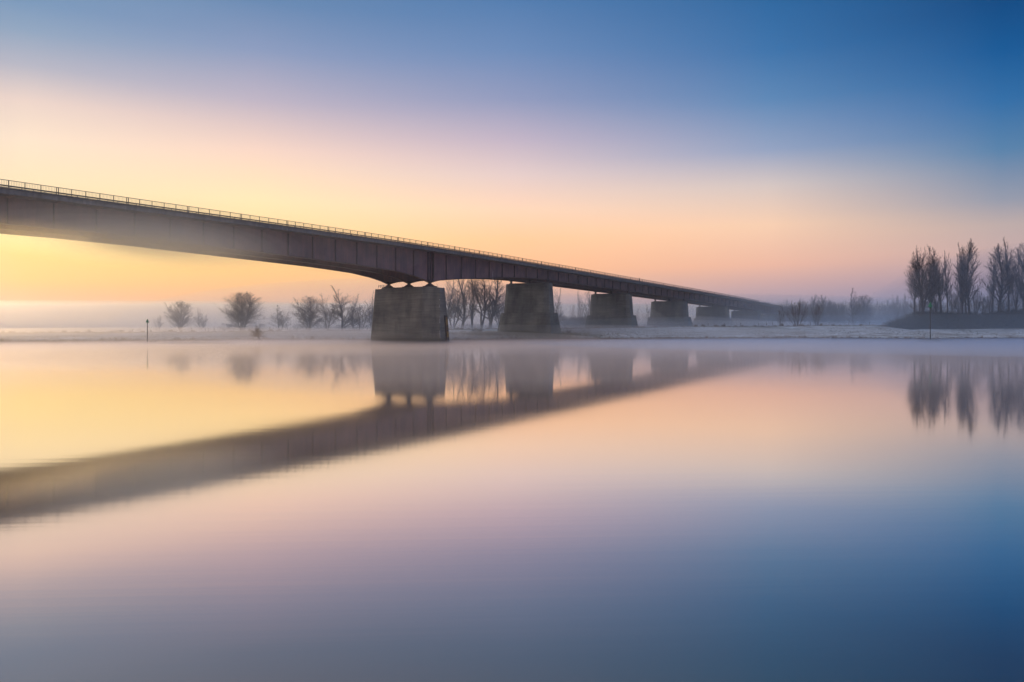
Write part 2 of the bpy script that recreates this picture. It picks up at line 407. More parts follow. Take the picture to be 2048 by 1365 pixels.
def bot_z(t):
    if t <= 202: return interp(t, BOT)
    return deck_z(t) - 3.36
TE = 565.0
root = empty('road_bridge', P(150, 121.3, 0), 'long brown steel girder road bridge crossing the river on concrete piers', 'bridge')
def child(mb, name, mat, par=None, smooth=False):
    o = mb.build(name, mat, None, smooth)
    o.parent = par or root
    o.matrix_parent_inverse = (par or root).matrix_world.inverted() if par else inv_root
    return o
bpy.context.view_layer.update(); inv_root = root.matrix_world.inverted()
ts = list(np.arange(-76, TE+.1, 3.0))
deck = MB()
prof = [(DR-.05, -.02), (DR-.05, -.76), (DR+.35, -.80), (DR+.5, -.42), (DN-.6, -.62), (DN+.2, -.62), (DF-.2, -.62), (DF+.6, -.62), (DRF-.5, -.42), (DRF-.35, -.80), (DRF+.05, -.76), (DRF+.05, -.02), (DRF-.4, -.02), (DRF-1.8, -.10), (DR+1.8, -.10), (DR+.4, -.02)]
deck.strip([[P(t, d, deck_z(t)+dz) for d, dz in prof] for t in ts])
child(deck, 'deck', FASCIA)
kb = MB()   # steel edge kerb under the railing, slightly proud
kb.strip([[P(t, d, deck_z(t)+dz) for d, dz in ((DR-.14, .06), (DR-.14, -.14), (DR+.3, -.14), (DR+.3, .06))] for t in ts])
child(kb, 'edge_beam', RAILM)
rd = MB(); rd.strip([[P(t, d, deck_z(t)-.065) for d in (DR+1.9, DRF-1.9)] for t in ts], closed=False)
for i, f in enumerate(rd.f): rd.f[i] = tuple(reversed(f))
child(rd, 'carriageway', ASPH)
fine_t = sorted(set(list(np.arange(-76, 202, 1.0)) + [146.3] + list(np.arange(202, TE, 4.0))))
girders = []
for gi, d in enumerate((DN, DM, DF)):
    gb = MB()
    w_ = .035
    gb.strip([[P(t, d-w_, deck_z(t)-.6), P(t, d-w_, bot_z(t)+.1), P(t, d+w_, bot_z(t)+.1), P(t, d+w_, deck_z(t)-.6)] for t in fine_t])
    go = child(gb, 'girder', STEEL); girders.append(go)
    fb = MB(); fb.strip([[P(t, d-.42, bot_z(t)+.1), P(t, d-.42, bot_z(t)+.03), P(t, d+.42, bot_z(t)+.03), P(t, d+.42, bot_z(t)+.1)] for t in fine_t])
    fo = fb.build('bottom_flange', FLANGE); fo.parent = go; 
PIER_T = [146.3, 202.0, 259.5, 316.7, 373.8, 430.8, 487.8]
# stiffeners on the near girder
STF = []
for k in range(1, 20): STF.append(146.3 - 6.15*k)
for a, b_ in zip(PIER_T, PIER_T[1:] + [545.0]):
    STF += list(a + (b_-a)*np.arange(0, 9)/9)
STF = sorted(t for t in STF if t > 45 and t < 480)
for t in STF:
    sb = MB(); zt, zb = deck_z(t)-.62, bot_z(t)+.1
    sb.quad_box([P(t-.04, DN-.30, zb), P(t+.04, DN-.30, zb), P(t+.04, DN-.035, zb), P(t-.04, DN-.035, zb), P(t-.04, DN-.30, zt), P(t+.04, DN-.30, zt), P(t+.04, DN-.035, zt), P(t-.04, DN-.035, zt)])
    o = sb.build('stiffener', STIFF); o.parent = girders[0]
for t in STF:     # cantilever brackets and floor beams between the girders
    if t > 330: continue
    cb = MB(); z1 = deck_z(t)-.6
    for d0, d1, h0, h1 in ((DR+.6, DN-.04, .02, .22), (DN+.04, DM-.04, .9, .9), (DM+.04, DF-.04, .9, .9), (DF+.04, DRF-.6, .22, .02)):
        cb.quad_box([P(t-.1, d0, z1-h0), P(t+.1, d0, z1-h0), P(t+.1, d1, z1-h1), P(t-.1, d1, z1-h1), P(t-.1, d0, z1+.1), P(t+.1, d0, z1+.1), P(t+.1, d1, z1+.1), P(t-.1, d1, z1+.1)])
    child(cb, 'cross_beam', STEEL)
# twin bearing stiffeners at the main pier, drain pipe and a lime streak
db = MB()
for dt in (-.9, .9):
    t = 146.3+dt; db.quad_box([P(t-.05, DN-.36, bot_z(t)+.1), P(t+.05, DN-.36, bot_z(t)+.1), P(t+.05, DN-.035, bot_z(t)+.1), P(t-.05, DN-.035, bot_z(t)+.1)] + [P(a, b, deck_z(t)-.62) for a, b in ((t-.05, DN-.36), (t+.05, DN-.36), (t+.05, DN-.035), (t-.05, DN-.035))])
o = db.build('bearing_stiffener', STIFF); o.parent = girders[0]
dp = MB(); dp.tube([P(147.15, DN-.5, 20.9), P(147.15, DN-.5, 15.1)], [.11, .11], 8)
child(dp, 'drain_pipe', BEAR)
ls = MB(); rr = random.Random(8); tt = 172.9
for k in range(9):
    z = 18.2 - k*.24; ww = .05+.06*rr.random()+(.25 if k > 7 else 0)
    ls.box(P(tt+rr.uniform(-.08, .08), DN-.045, z), ww*2, .01, .2, ROTZ)
o = ls.build('lime_streak', LIME); o.parent = girders[0]

# railing
rail = MB()
for hgt, r_ in ((1.0, .035), (.08, .022)):
    for D in (DR+.08,):
        rail.strip([[P(t, D-r_, deck_z(t)+hgt+.06-r_), P(t, D+r_, deck_z(t)+hgt+.06-r_), P(t, D+r_, deck_z(t)+hgt+.06+r_), P(t, D-r_, deck_z(t)+hgt+.06+r_)] for t in ts])
t = 45.0
while t < 420:
    r_ = .011; z = deck_z(t)+.1
    rail.quad_box([P(t-r_, DR+.07, z), P(t+r_, DR+.07, z), P(t+r_, DR+.09, z), P(t-r_, DR+.09, z), P(t-r_, DR+.07, z+.95), P(t+r_, DR+.07, z+.95), P(t+r_, DR+.09, z+.95), P(t-r_, DR+.09, z+.95)])
    t += .2056
ro = child(rail, 'railing', RAILM)
pb = MB(); pb.box((0, 0, .53), .07, .09, 1.06); pme = pb.mesh('railing_post', RAILM)
post_t = []; t = 50.6; k = 0
while t < TE-5:
    post_t.append(t)
    if k % 5 == 4: post_t.append(t+.3)
    t += 2.056; k += 1
for t in post_t[:100]:
    o = link('railing_post', pme, ro); o.location = P(t, DR+.08, deck_z(t)+.02); o.rotation_euler = (0, 0, ROTZ)
rest = MB()
for t in post_t[100:]: rest.box((*P(t, DR+.08, 0)[:2], deck_z(t)+.55), .07, .09, 1.06, ROTZ)
o = rest.build('railing_posts', RAILM, ro); o['kind'] = 'stuff'
fr = MB()   # far-side railing
for hgt, r_ in ((1.0, .03), (.5, .02), (.1, .02)):
    fr.strip([[P(t, DRF-.1+a, deck_z(t)+hgt+b) for a, b in ((-r_, -r_), (r_, -r_), (r_, r_), (-r_, r_))] for t in ts])
for t in post_t: fr.box((*P(t, DRF-.1, 0)[:2], deck_z(t)+.5), .06, .06, 1.0, ROTZ)
child(fr, 'far_railing', RAILM)
# crash barrier: beam with leaning posts
gbm = MB(); D = DR+1.3
gbm.strip([[P(t, D+a, deck_z(t)+b) for a, b in ((-.03, .44), (.02, .50), (-.03, .56), (.0, .62), (.05, .62), (.05, .44))] for t in ts])
gro = child(gbm, 'crash_barrier', RAILM)
lp = MB(); lp.quad_box([(-.05, -.04, 0), (.03, -.04, 0), (.03, .04, 0), (-.05, .04, 0), (.09, -.04, .45), (.17, -.04, .45), (.17, .04, .45), (.09, .04, .45)]); lme = lp.mesh('barrier_post', RAILM)
gt = [50.3 + 1.5*i for i in range(330)]
for t in gt[:100]:
    o = link('barrier_post', lme, gro); o.location = P(t, D, deck_z(t)-.02); o.rotation_euler = (0, 0, ROTZ)
rest = MB()
for t in gt[100:]:
    rest.box((*P(t+.06, D, 0)[:2], deck_z(t)+.22), .1, .08, .45, ROTZ)
o = rest.build('barrier_posts', RAILM, gro); o['kind'] = 'stuff'
# two taller posts on the railing
sp_ = MB()
for t in (262.0,): sp_.box((*P(t, DR+.1, 0)[:2], deck_z(t)+.65), .5, .12, 1.3, ROTZ)
child(sp_, 'cabinet', RAILM)

# cars far along the deck
def car(t, d, label):
    r = empty('car', P(t, d, deck_z(t)-.06), label, 'car', 'cars on the bridge', ROTZ)
    b = MB(); hw = .88
    pr = [(-2.2, .35), (-2.25, .75), (-2.1, .95), (-1.3, 1.0), (1.1, .98), (2.1, .85), (2.25, .6), (2.2, .32)]
    b.strip([[(x, y, z) for x, z in pr] for y in (-hw, -hw*.5, hw*.5, hw)]); b.build('body', CARP, r)
    c = MB(); cp = [(-2.0, .96), (-1.75, 1.38), (-1.2, 1.46), (.2, 1.46), (.5, 1.4), (1.15, .98)]
    c.strip([[(x, y*.9, z) for x, z in cp] for y in (-hw, hw)]); c.build('window', GLASS, r)
    for x in (-1.35, 1.4):
        for y in (-.82, .82):
            wb = MB(); wb.tube([(x, y-.1, .32), (x, y+.1, .32)], [.32, .32], 14); wb.build('wheel', TYRE, r)
car(449, 116, 'dark low car behind the railing near the far end of the bridge, nearer one'); car(456, 116, 'dark low car behind the railing near the far end of the bridge, farther one')

# ------------------------------------------------------------------ piers
def ring(tc_, d0, d1, ht, cht, chd, z, off, chf=None):     # chamfered rectangle, outset by off
    a0, a1 = tc_-ht-off, tc_+ht+off; b0, b1 = d0-off, d1+off
    return [P(a0, b0+chd, z), P(a0+cht, b0, z), P(a1-min(cht, chf or cht)*(.5 if chf else 1), b0, z), P(a1, b0+(chf*.5 if chf else chd), z), P(a1, b1-(chf or chd), z), P(a1-min(cht, chf or cht), b1, z), P(a0+min(cht, chf or cht), b1, z), P(a0, b1-(chf or chd), z)]
def pier(i, t0, label):
    main = i == 0
    r = empty('bridge_pier', P(t0, 121.3, 0), label, 'bridge pier', 'concrete piers of the bridge')
    bpy.context.view_layer.update(); inv = r.matrix_world.inverted()
    def ch(mb, name, mat, par=None, lab=None):
        o = mb.build(name, mat); o.parent = par or r
        if not par: o.matrix_parent_inverse = inv
        if lab: o['label'] = lab
        return o
    if main:
        zt = EYE+9.2; s = MB(); zs = np.linspace(zt, -1.5, 7)
        s.strip([ring(t0, 111.9, 130.9, 2.1, 1.8, 3.8, z, .062*(zt-z), .9) for z in zs[::-1]]); ch(s, 'shaft', CONC)
        c = MB(); c.strip([ring(t0, 113.3, 129.3, 1.7, 1.0, 1.8, z, 0) for z in (zt-.02, zt+.28)]); ch(c, 'cap', CONC)
        for d in (DN, DM, DF):
            b = MB(); b.strip([[P(t0+a*wt, d+b_*wd, z) for a, b_ in ((-1, -1), (1, -1), (1, 1), (-1, 1))] for z, wt, wd in ((zt+.28, 1.1, 1.25), (zt+.46, 1.1, 1.25), (zt+.46, .8, .95), (zt+1.0, .34, .32), (zt+1.13, .25, .2))]); ch(b, 'bearing', BEAR)
            b = MB(); b.strip([[P(t0+a*wt, d+b_*wd, z) for a, b_ in ((-1, -1), (1, -1), (1, 1), (-1, 1))] for z, wt, wd in ((zt+1.14, .25, .2), (zt+1.4, .6, .55), (zt+1.75, .9, .7))]); ch(b, 'bearing_saddle', BEAR)
        # inspection rail at the far end
        n = MB()
        for z in (.6, .95): n.tube([P(t0-1.5, 129.6, zt+z), P(t0-1.5, 127.0, zt+z)], [.05, .05], 6)
        for d in (129.6, 128.8, 127.9, 127.0): n.tube([P(t0-1.5, d, zt+.25), P(t0-1.5, d, zt+.95)], [.04, .04], 6)
        ch(n, 'handrail', BEAR)
        # dark fender board at the far end
        n = MB(); zb, z1 = -1.0, 6.0
        def off(z): return .062*(zt-z)
        n.quad_box([P(t0+a, 130.9+off(z)+b_, z) for z in (zb, z1) for a, b_ in ((-1.0, .02), (.6, .02), (.6, .38), (-1.0, .38))]); ch(n, 'fender_board', TIMB)
        # height gauge at the near end
        n = MB(); y0 = 6.4
        n.quad_box([P(t0+a+off(z)*.6, 111.9-off(z)-b_, z) for z in (-.8, y0) for a, b_ in ((.7, .25), (1.7, .25), (1.7, .02), (.7, .02))]); go = ch(n, 'gauge_board', BLK)
        def fq(mb, a0, a1, z0, z1_, pr=.27):
            mb.quad_box([P(t0+a+off(z)*.6, 111.9-off(z)-b_, z) for z in (z0, z1_) for a, b_ in ((a0, pr), (a1, pr), (a1, .2), (a0, .2))])
        n = MB()
        for z0 in (4.1, 1.3): fq(n, 1.0, 1.6, z0, z0+1.35)
        o = n.build('yellow_field', YEL); o.parent = r; o.matrix_parent_inverse = inv
        n = MB()
        for k in range(28):
            fq(n, .78, .92, .4+k*.2, .5+k*.2)
        for a, b_, c_, d_ in ((1.2, 1.4, 5.62, 6.1), (1.15, 1.3, 5.5, 5.72), (1.25, 1.38, 2.95, 3.85)): fq(n, a, b_, c_, d_)
        o = n.build('gauge_marks', YEL); o.parent = r; o.matrix_parent_inverse = inv
        # lime runs on the near chamfer
        n = MB(); rr = random.Random(2)
        for z0, z1_ in ((9.9, 10.1), (8.2, 8.9), (5.9, 6.1), (5.4, 5.6), (4.6, 5.35), (2.6, 2.9), (2.0, 2.5), (1.2, 2.0)):
            o1 = off((z0+z1_)/2); tq = t0-2.1+1.6-o1+.02+rr.uniform(-.05, .12); dq = 111.9-o1-.012
            n = MB(); n.box(P(tq+.06, dq-.0, (z0+z1_)/2), .09+.05*rr.random(), .03, z1_-z0, ROTZ); ch(n, 'lime_stain', LIME)
    else:
        zt = [0, 16.62, 15.55, 14.47, 13.42, 12.37, 11.3][i]; zl = 7.92; zg = 1.0
        tail = [0, 0, .15, .3, .3, .3, .3][i]
        s = MB(); s.strip([ring(t0, 114.0-tail, 128.7+tail, 1.75, .6, 1.2, z, .05*(zt-z)) for z in (zl-.05, (zl+zt)/2, zt)]); ch(s, 'shaft', CONC)
        c = MB(); c.strip([ring(t0, 115.0-tail, 127.9+tail, 1.3, .5, .9, z, 0) for z in (zt-.02, zt+.16)]); ch(c, 'cap', CONC)
        o0 = .05*(zt-zl)+.65
        s = MB(); s.strip([ring(t0, 114.0-tail, 128.7+tail, 1.75, .6, 1.2, z, o0+.15*(zl-z)) for z in (zg-1.6, (zg+zl)/2, zl)]); ch(s, 'plinth', CONC)
        for d in (DN, DM, DF):
            zz = deck_z(t0)-3.36
            b = MB(); b.strip([[P(t0+a*wt, d+b_*wd, z) for a, b_ in ((-1, -1), (1, -1), (1, 1), (-1, 1))] for z, wt, wd in ((zt+.16, .5, .5), (zt+.26, .5, .5), (zt+.26, .26, .24), (zz-.1, .26, .24), (zz-.1, .5, .45), (zz+.04, .5, .45))]); ch(b, 'bearing', BEAR)
LB = ['massive concrete pier standing in the river with a black and yellow height gauge', 'stepped concrete pier on the grassy knoll beside the river pier',
      'stepped concrete pier behind the dike, the third from the water', 'hazy stepped concrete pier, fourth from the water',
      'faded stepped concrete pier, fifth from the water', 'very faded pier sixth from the water', 'barely visible farthest pier lost in the mist under the bridge end']
for i, t0 in enumerate(PIER_T): pier(i, t0, LB[i])
eb = MB(); eb.strip([[P(t, 100, 0), P(t, 112, z), P(t, 131, z), P(t, 143, 0)] for t, z in ((556, 2), (560, 13.0), (640, 12.2), (900, 8))]); tag(eb.build('embankment', GROUND), kind='structure')

# ------------------------------------------------------------------ trees
def grow(seed, H, W, stems=1, fan=.0, ang=35, low=.15, n1=22, n2=9, n3=6, shape='oval', r0=None, curve=.5, twig=.022, wave=.05, lvl=3):
    """leafless tree, returns (trunk MB, crown MB); H height, W crown width"""
    R = random.Random(seed); tr, cr = MB(), MB(); r0 = r0 or H*.016
    def env(h):
        if shape == 'oval': return max(.05, math.sin(math.pi*min(1, max(0, (h-low*.5)/(1-low*.5)))**.75))**.8
        if shape == 'cone': return max(.06, (1-h)**.75)*min(1, (h-low*.4)/.15+.3)
        if shape == 'column': return max(.10, (math.sin(math.pi*min(1, max(0, h))**.9))**.45)
        if shape == 'round': return max(.08, max(0, 1-abs((h-.52)/.50)**2.3)**.55)
        return 1
    def path(p, d, ln, k, up, jit):
        pts = [p]; d = Vector(d).normalized(); st = ln/k
        for i in range(k):
            d = (d + Vector((R.gauss(0, jit), R.gauss(0, jit), R.gauss(0, jit)*.5+up))).normalized()
            q = pts[-1]; pts.append((q[0]+d.x*st, q[1]+d.y*st, q[2]+d.z*st))
        return pts
    def pt(pts, s):
        f = s*(len(pts)-1); i = min(len(pts)-2, int(f)); a = f-i; p, q = pts[i], pts[i+1]
        return tuple(p[j]+(q[j]-p[j])*a for j in range(3)), Vector((q[0]-p[0], q[1]-p[1], q[2]-p[2])).normalized()
    def side(dirv, an):
        ax = dirv.orthogonal().normalized(); az_ = R.uniform(0, 6.283)
        o = ax*math.cos(az_)+dirv.cross(ax)*math.sin(az_)
        return (dirv*math.cos(an)+o*math.sin(an)).normalized()
    def inside(p):                  # keep the crown within its outline
        h = p[2]/H; return h < 1.04 and math.hypot(p[0], p[1]) < W*.5*env(min(1, max(0, h)))*1.12+.25
    for s_ in range(stems):
        a = 6.283*(s_+R.uniform(-.25, .25))/max(1, stems)+R.uniform(0, .4); fa = fan*(R.uniform(.45, 1.1) if stems > 1 else R.uniform(0, .3))
        hh = H*(1 if s_ == 0 else R.uniform(.78, .97)); k = 9
        base = (math.cos(a)*fan*.6, math.sin(a)*fan*.6, 0)
        d0 = Vector((math.cos(a)*fa, math.sin(a)*fa, 1))
        pts = path(base, d0, hh*1.02, k, .06*fan, wave)
        rs = r0*(1 if stems == 1 else .75)
        tr.tube(pts, [rs*(1-.93*(i/k)**.8)+.012 for i in range(k+1)], 6)
        cnt = max(4, int(n1/(stems**.55)))
        for i in range(cnt):
            s = low+(1-low)*((i+R.random())/cnt); p, dv = pt(pts, min(.985, s)); h = min(1, p[2]/H)
            an = math.radians(ang*R.uniform(.7, 1.3)*(1.12-.4*h))
            dd = side(dv, an); ln = H*.04
            lim = H*R.uniform(.30, .46)*(1.05-.45*h); tot = R.uniform(.8, 1.06)
            while ln < lim:
                q = (p[0]+dd.x*ln, p[1]+dd.y*ln, p[2]+(dd.z+.1*curve)*ln)
                if q[2] > H*1.0 or math.hypot(q[0], q[1]) > W*.5*env(min(1, max(0, q[2]/H)))*tot: break
                ln += H*.015
            bp = path(p, dd, ln, 5, .07*curve, .09)
            br = max(twig*1.2, rs*(1-.85*s)*.42*min(1, ln/(H*.22)+.35))
            (tr if br > .07 else cr).tube(bp, [br*(1-.8*j/5)+twig*.3 for j in range(6)], 4)
            m2 = max(3, int(n2*ln/(H*.28)+1))
            for j in range(m2):
                s2 = .12+.86*(j+R.random())/m2; p2, dv2 = pt(bp, min(.98, s2)); l2 = ln*R.uniform(.22, .48)*(1.1-.55*s2)
                d2 = side(dv2, math.radians(R.uniform(22, 55))); q2 = path(p2, d2, l2, 3, .10*curve, .13)
                if not inside(q2[-1]): q2 = path(p2, (d2+Vector((0, 0, .5))).normalized(), l2*.6, 3, .15, .1)
                r2 = max(twig, br*.42)
                cr.tube(q2, [r2, r2*.8, r2*.6, r2*.35], 3, False)
                if lvl < 3: continue
                for q in range(n3):
                    s3 = .15+.8*R.random(); p3, dv3 = pt(q2, s3); l3 = max(.35, l2*R.uniform(.25, .55))
                    d3 = side(dv3, math.radians(R.uniform(18, 48))); q3 = path(p3, d3, l3, 2, .12*curve, .15)
                    cr.tube(q3, [twig*.75, twig*.6, twig*.3], 3, False)
    return tr, cr
TPL = {}
def template(name, H, W, mat=None, **k):
    tr, cr = grow(H=H, W=W, **k); 
    a = np.array(cr.v); W = 2*float(np.percentile(np.abs(a[:, :2]).max(1), 98.5)); H = float(a[:, 2].max())
    TPL[name] = (tr.mesh('trunk', BARK), cr.mesh('crown', mat or TWIG), H, W, cr)
template('popA', 26, 9.0, seed=11, ang=27, low=.08, n1=60, n2=12, n3=9, shape='column', curve=.7, twig=.0145)
template('popB', 26, 8.0, seed=12, stems=2, fan=.10, ang=28, low=.10, n1=60, n2=11, n3=9, shape='column', curve=.7, twig=.0145)
template('popC', 26, 6.5, seed=13, ang=24, low=.18, n1=52, n2=11, n3=9, shape='column', curve=.7, twig=.0145)
template('popD', 26, 11, seed=17, stems=4, fan=.11, ang=30, low=.10, n1=66, n2=11, n3=9, shape='column', curve=.6, twig=.0145)
template('will', 15, 15, seed=21, stems=5, fan=.30, ang=42, low=.12, n1=80, n2=12, n3=8, shape='round', curve=.3, wave=.07, twig=.0105)
template('will2', 15, 12, seed=22, stems=4, fan=.24, ang=40, low=.10, n1=70, n2=11, n3=8, shape='round', curve=.3, wave=.07, twig=.0105)
template('point', 17, 11, seed=23, ang=46, low=.08, n1=54, n2=12, n3=8, shape='cone', curve=.3, twig=.0105)
template('vee', 15, 8.5, seed=24, stems=2, fan=.26, ang=38, low=.15, n1=50, n2=11, n3=8, shape='oval', curve=.4, twig=.0105)
template('talA', 23, 10, seed=31, stems=3, fan=.20, ang=36, low=.18, n1=62, n2=11, n3=7, shape='oval', curve=.5, wave=.07, twig=.0115)
template('talB', 23, 8, seed=32, ang=38, low=.12, n1=52, n2=11, n3=7, shape='oval', curve=.5, wave=.06, r0=.42, twig=.0115)
template('talC', 23, 11, seed=33, stems=2, fan=.28, ang=38, low=.24, n1=52, n2=11, n3=7, shape='oval', curve=.5, wave=.07, twig=.0115)
template('talD', 23, 5.5, seed=34, stems=3, fan=.08, ang=30, low=.14, n1=54, n2=10, n3=6, shape='column', curve=.6, twig=.0115)
template('shrub', 9, 8.5, seed=41, stems=9, fan=.34, ang=22, low=.2, n1=44, n2=5, n3=3, shape='oval', curve=.5, r0=.085, twig=.010, mat=WTWIG)
template('sap', 8, 3.5, seed=42, stems=4, fan=.16, ang=24, low=.2, n1=26, n2=5, n3=3, shape='oval', curve=.5, r0=.07, twig=.010, mat=WTWIG)
template('bush', 7, 7.5, seed=43, stems=6, fan=.34, ang=36, low=.08, n1=36, n2=6, n3=4, shape='round', curve=.25, r0=.09, twig=.010)
template('farw', 14, 13, seed=51, stems=4, fan=.28, ang=40, low=.1, n1=46, n2=8, n3=0, shape='round', twig=.035, lvl=2)
template('farp', 15, 8, seed=52, stems=3, fan=.15, ang=34, low=.1, n1=40, n2=8, n3=0, shape='oval', twig=.035, lvl=2)

def tree(kind, xp, Y, ytop, wpx, label, cat='tree', group='bare winter trees', rz=None, name='bare_tree', zoff=0.0):
    tm, cm, H0, W0, _ = TPL[kind]; X = at(xp, Y)[0]; zb = any_z(X, Y)-.1+zoff
    H = EYE+(HOR-ytop)*Y/F-zb; W = wpx*Y/F*(1.18 if kind[:3] == 'pop' else 1.08)
    r = empty(name, (X, Y, zb), label, cat, group, rz if rz is not None else (xp*1.7) % 6.28)
    r.scale = (W/W0, W/W0, H/H0)
    link('trunk', tm, r); link('crown', cm, r)
    return r
tree('sap', 318, 300, 630, 22, 'slender small bare tree, leftmost on the far bank beside a large rounded one')
tree('will2', 360, 300, 600, 50, 'rounded dense bare tree on the far bank right of the slender leftmost one')
tree('vee', 401, 300, 616, 26, 'small bare tree leaning on the right flank of the leftmost rounded tree')
tree('will', 485, 292, 581, 70, 'wide round multi-stemmed bare tree standing alone behind the shore willow bush')
tree('vee', 560, 292, 610, 46, 'small ragged leaning bare tree between the lone round tree and the long clump')
tree('will2', 619, 290, 590, 62, 'rounded bushy bare tree at the left end of the clump before the river pier')
tree('vee', 655, 290, 586, 50, 'bare tree with two spreading main limbs forming a V, in the clump')
tree('point', 684, 286, 570, 62, 'tallest pointed bare tree with a straight central leader, left of the river pier')
tree('talB', 708, 296, 586, 46, 'broad pointed bare tree just right of the tallest pointed tree')
tree('bush', 722, 285, 606, 44, 'low bushy bare thicket tree between pointed trees and the river pier')
tree('talA', 744, 292, 580, 52, 'bare tree half hidden behind the left edge of the river pier')
G2 = 'tall bare trees between the first two piers'
tree('talA', 906, 292, 538, 66, 'fan of leaning trunks just right of the river pier', group=G2)
tree('talB', 924, 296, 532, 58, 'straight slender dark-trunked tree second from the river pier', group=G2)
tree('talD', 945, 290, 532, 60, 'thick bundle of upright trunks midway between the first two piers', group=G2)
tree('talC', 963, 288, 528, 84, 'tree forking into a broad V with crossing limbs between the first two piers', group=G2)
tree('talB', 980, 294, 526, 70, 'thickest single dark trunk near the pier on the knoll', group=G2)
tree('talA', 1000, 296, 548, 56, 'light spreading tree against the left side of the pier on the knoll', group=G2)
tree('talB', 892, 300, 546, 44, 'dark-stemmed tree rising right at the edge of the river pier', group=G2, rz=2.5)
tree('vee', 1012, 300, 590, 40, 'low tangled tree leaning against the pier on the knoll', group=G2)
G3 = 'bare trees behind the bridge between its piers'
tree('talB', 1110, 300, 574, 30, 'narrow bare tree against the right side of the pier on the knoll', group=G3)
tree('sap', 1119, 300, 606, 18, 'short bare tree leaning out from the narrow tree beside the knoll pier', group=G3)
tree('sap', 1146, 330, 603, 18, 'small pale bare tree alone above the thicket between second and third piers', group=G3)
tree('talD', 1160, 322, 576, 28, 'tall upright bare tree at the left of the group beside the third pier', group=G3)
tree('talB', 1172, 322, 578, 32, 'dense upright bare tree in the middle of the group beside the third pier', group=G3)
tree('talD', 1183, 322, 580, 26, 'upright bare tree touching the left edge of the third pier', group=G3)
tree('point', 1273, 400, 614, 17, 'small spiky hazy tree right of the third pier', group=G3)
tree('sap', 1287, 400, 622, 12, 'lowest hazy sapling between third and fourth piers', group=G3)
tree('point', 1297, 400, 605, 17, 'taller hazy spiky tree left of the fourth pier', group=G3)
tree('point', 1385, 430, 638, 9, 'faint spiky tree in the gap between fourth and fifth piers', group=G3)
G4 = 'bare shrubs and trees on the dike right of the bridge end'
tree('sap', 1561, 285, 616, 22, 'faint thin sapling in front of the bridge end', group=G4)
tree('shrub', 1594, 282, 601, 50, 'fan-shaped leafless shrub where the bridge deck vanishes', group=G4)
tree('shrub', 1634, 300, 604, 38, 'paler leafless shrub right of the fan-shaped one', group=G4)
tree('farw', 1640, 425, 588, 50, 'domed far tree standing over the misty wood', group=G4)
tree('point', 1708, 400, 576, 36, 'misty pointed tree rising above the far wood', group=G4)
tree('will2', 1726, 410, 588, 46, 'misty bushy tree just right of the pointed one', group=G4)
tree('farp', 1796, 430, 588, 20, 'hazy tree near the left foot of the bramble mound', group=G4)
tree('farp', 1809, 430, 585, 16, 'second hazy tree, right against the outermost poplar twigs', group=G4)
G5 = 'tall bare poplars on the bramble mound'
tree('popD', 1846, 277, 488, 54, 'leftmost many-limbed poplar with wide spreading lower branches', group=G5, rz=.3)
tree('popB', 1862, 279, 487, 44, 'poplar leaning right out of the same foot behind the green beacon', group=G5, rz=1.2)
tree('popC', 1882, 279, 506, 32, 'shorter straight poplar with bushy foot, third from the left', group=G5)
tree('popC', 1895, 280, 499, 20, 'thinnest single-stem poplar before the gap, fourth from the left', group=G5, rz=2)
tree('popB', 1925, 277, 489, 38, 'forked poplar at the left of the middle pair', group=G5, rz=.5)
tree('popA', 1939, 277, 477, 44, 'tall dense poplar at the right of the middle pair', group=G5)
tree('popA', 1998, 277, 486, 50, 'thick-trunked dark poplar with a bushy crown, right of the wide gap', group=G5, rz=2.2)
tree('popC', 2018, 279, 474, 30, 'tallest slim poplar beside the thick-trunked one', group=G5, rz=4)
tree('popA', 2047, 277, 480, 38, 'poplar cut by the right edge of the picture', group=G5, rz=1)
tree('popB', 2085, 277, 482, 40, 'poplar just beyond the right edge of the picture', group=G5, rz=3)
tree('popC', 1829, 280, 503, 26, 'outermost slender poplar at the left edge of the mound row', group=G5, rz=5)
tree('popB', 1872, 284, 494, 30, 'poplar standing behind and between the leaning one and the shorter straight one', group=G5, rz=2.2)
tree('popC', 1932, 284, 484, 26, 'slim poplar squeezed between the two trees of the middle pair', group=G5, rz=3.3)
tree('popC', 1985, 283, 503, 24, 'lower poplar filling the left flank of the thick-trunked one', group=G5, rz=.9)
tree('popB', 2032, 284, 490, 32, 'poplar between the tallest slim one and the one cut by the right edge', group=G5, rz=5.1)
for i, (xp, yt, w_, lab) in enumerate([(1838, 598, 40, 'low leafless bush at the left foot of the poplars'), (1868, 596, 36, 'leafless bush right behind the green beacon'), (1905, 580, 34, 'rounded bluish bush between the fourth and fifth poplars'),
        (1918, 582, 30, 'bush pressed against the forked poplar'), (1952, 576, 34, 'tall bush right of the middle pair of poplars'), (1967, 590, 30, 'low bush in the wide gap, left half'), (1981, 585, 34, 'low bush in the wide gap, right half'),
        (2006, 592, 34, 'bush behind the thick dark poplar trunk'), (2030, 580, 36, 'tall bush before the last poplar in view')]):
    tree('bush' if i % 2 else 'shrub', xp, 281, yt, w_, lab, 'bush', 'leafless bushes under the poplars', name='bare_bush')

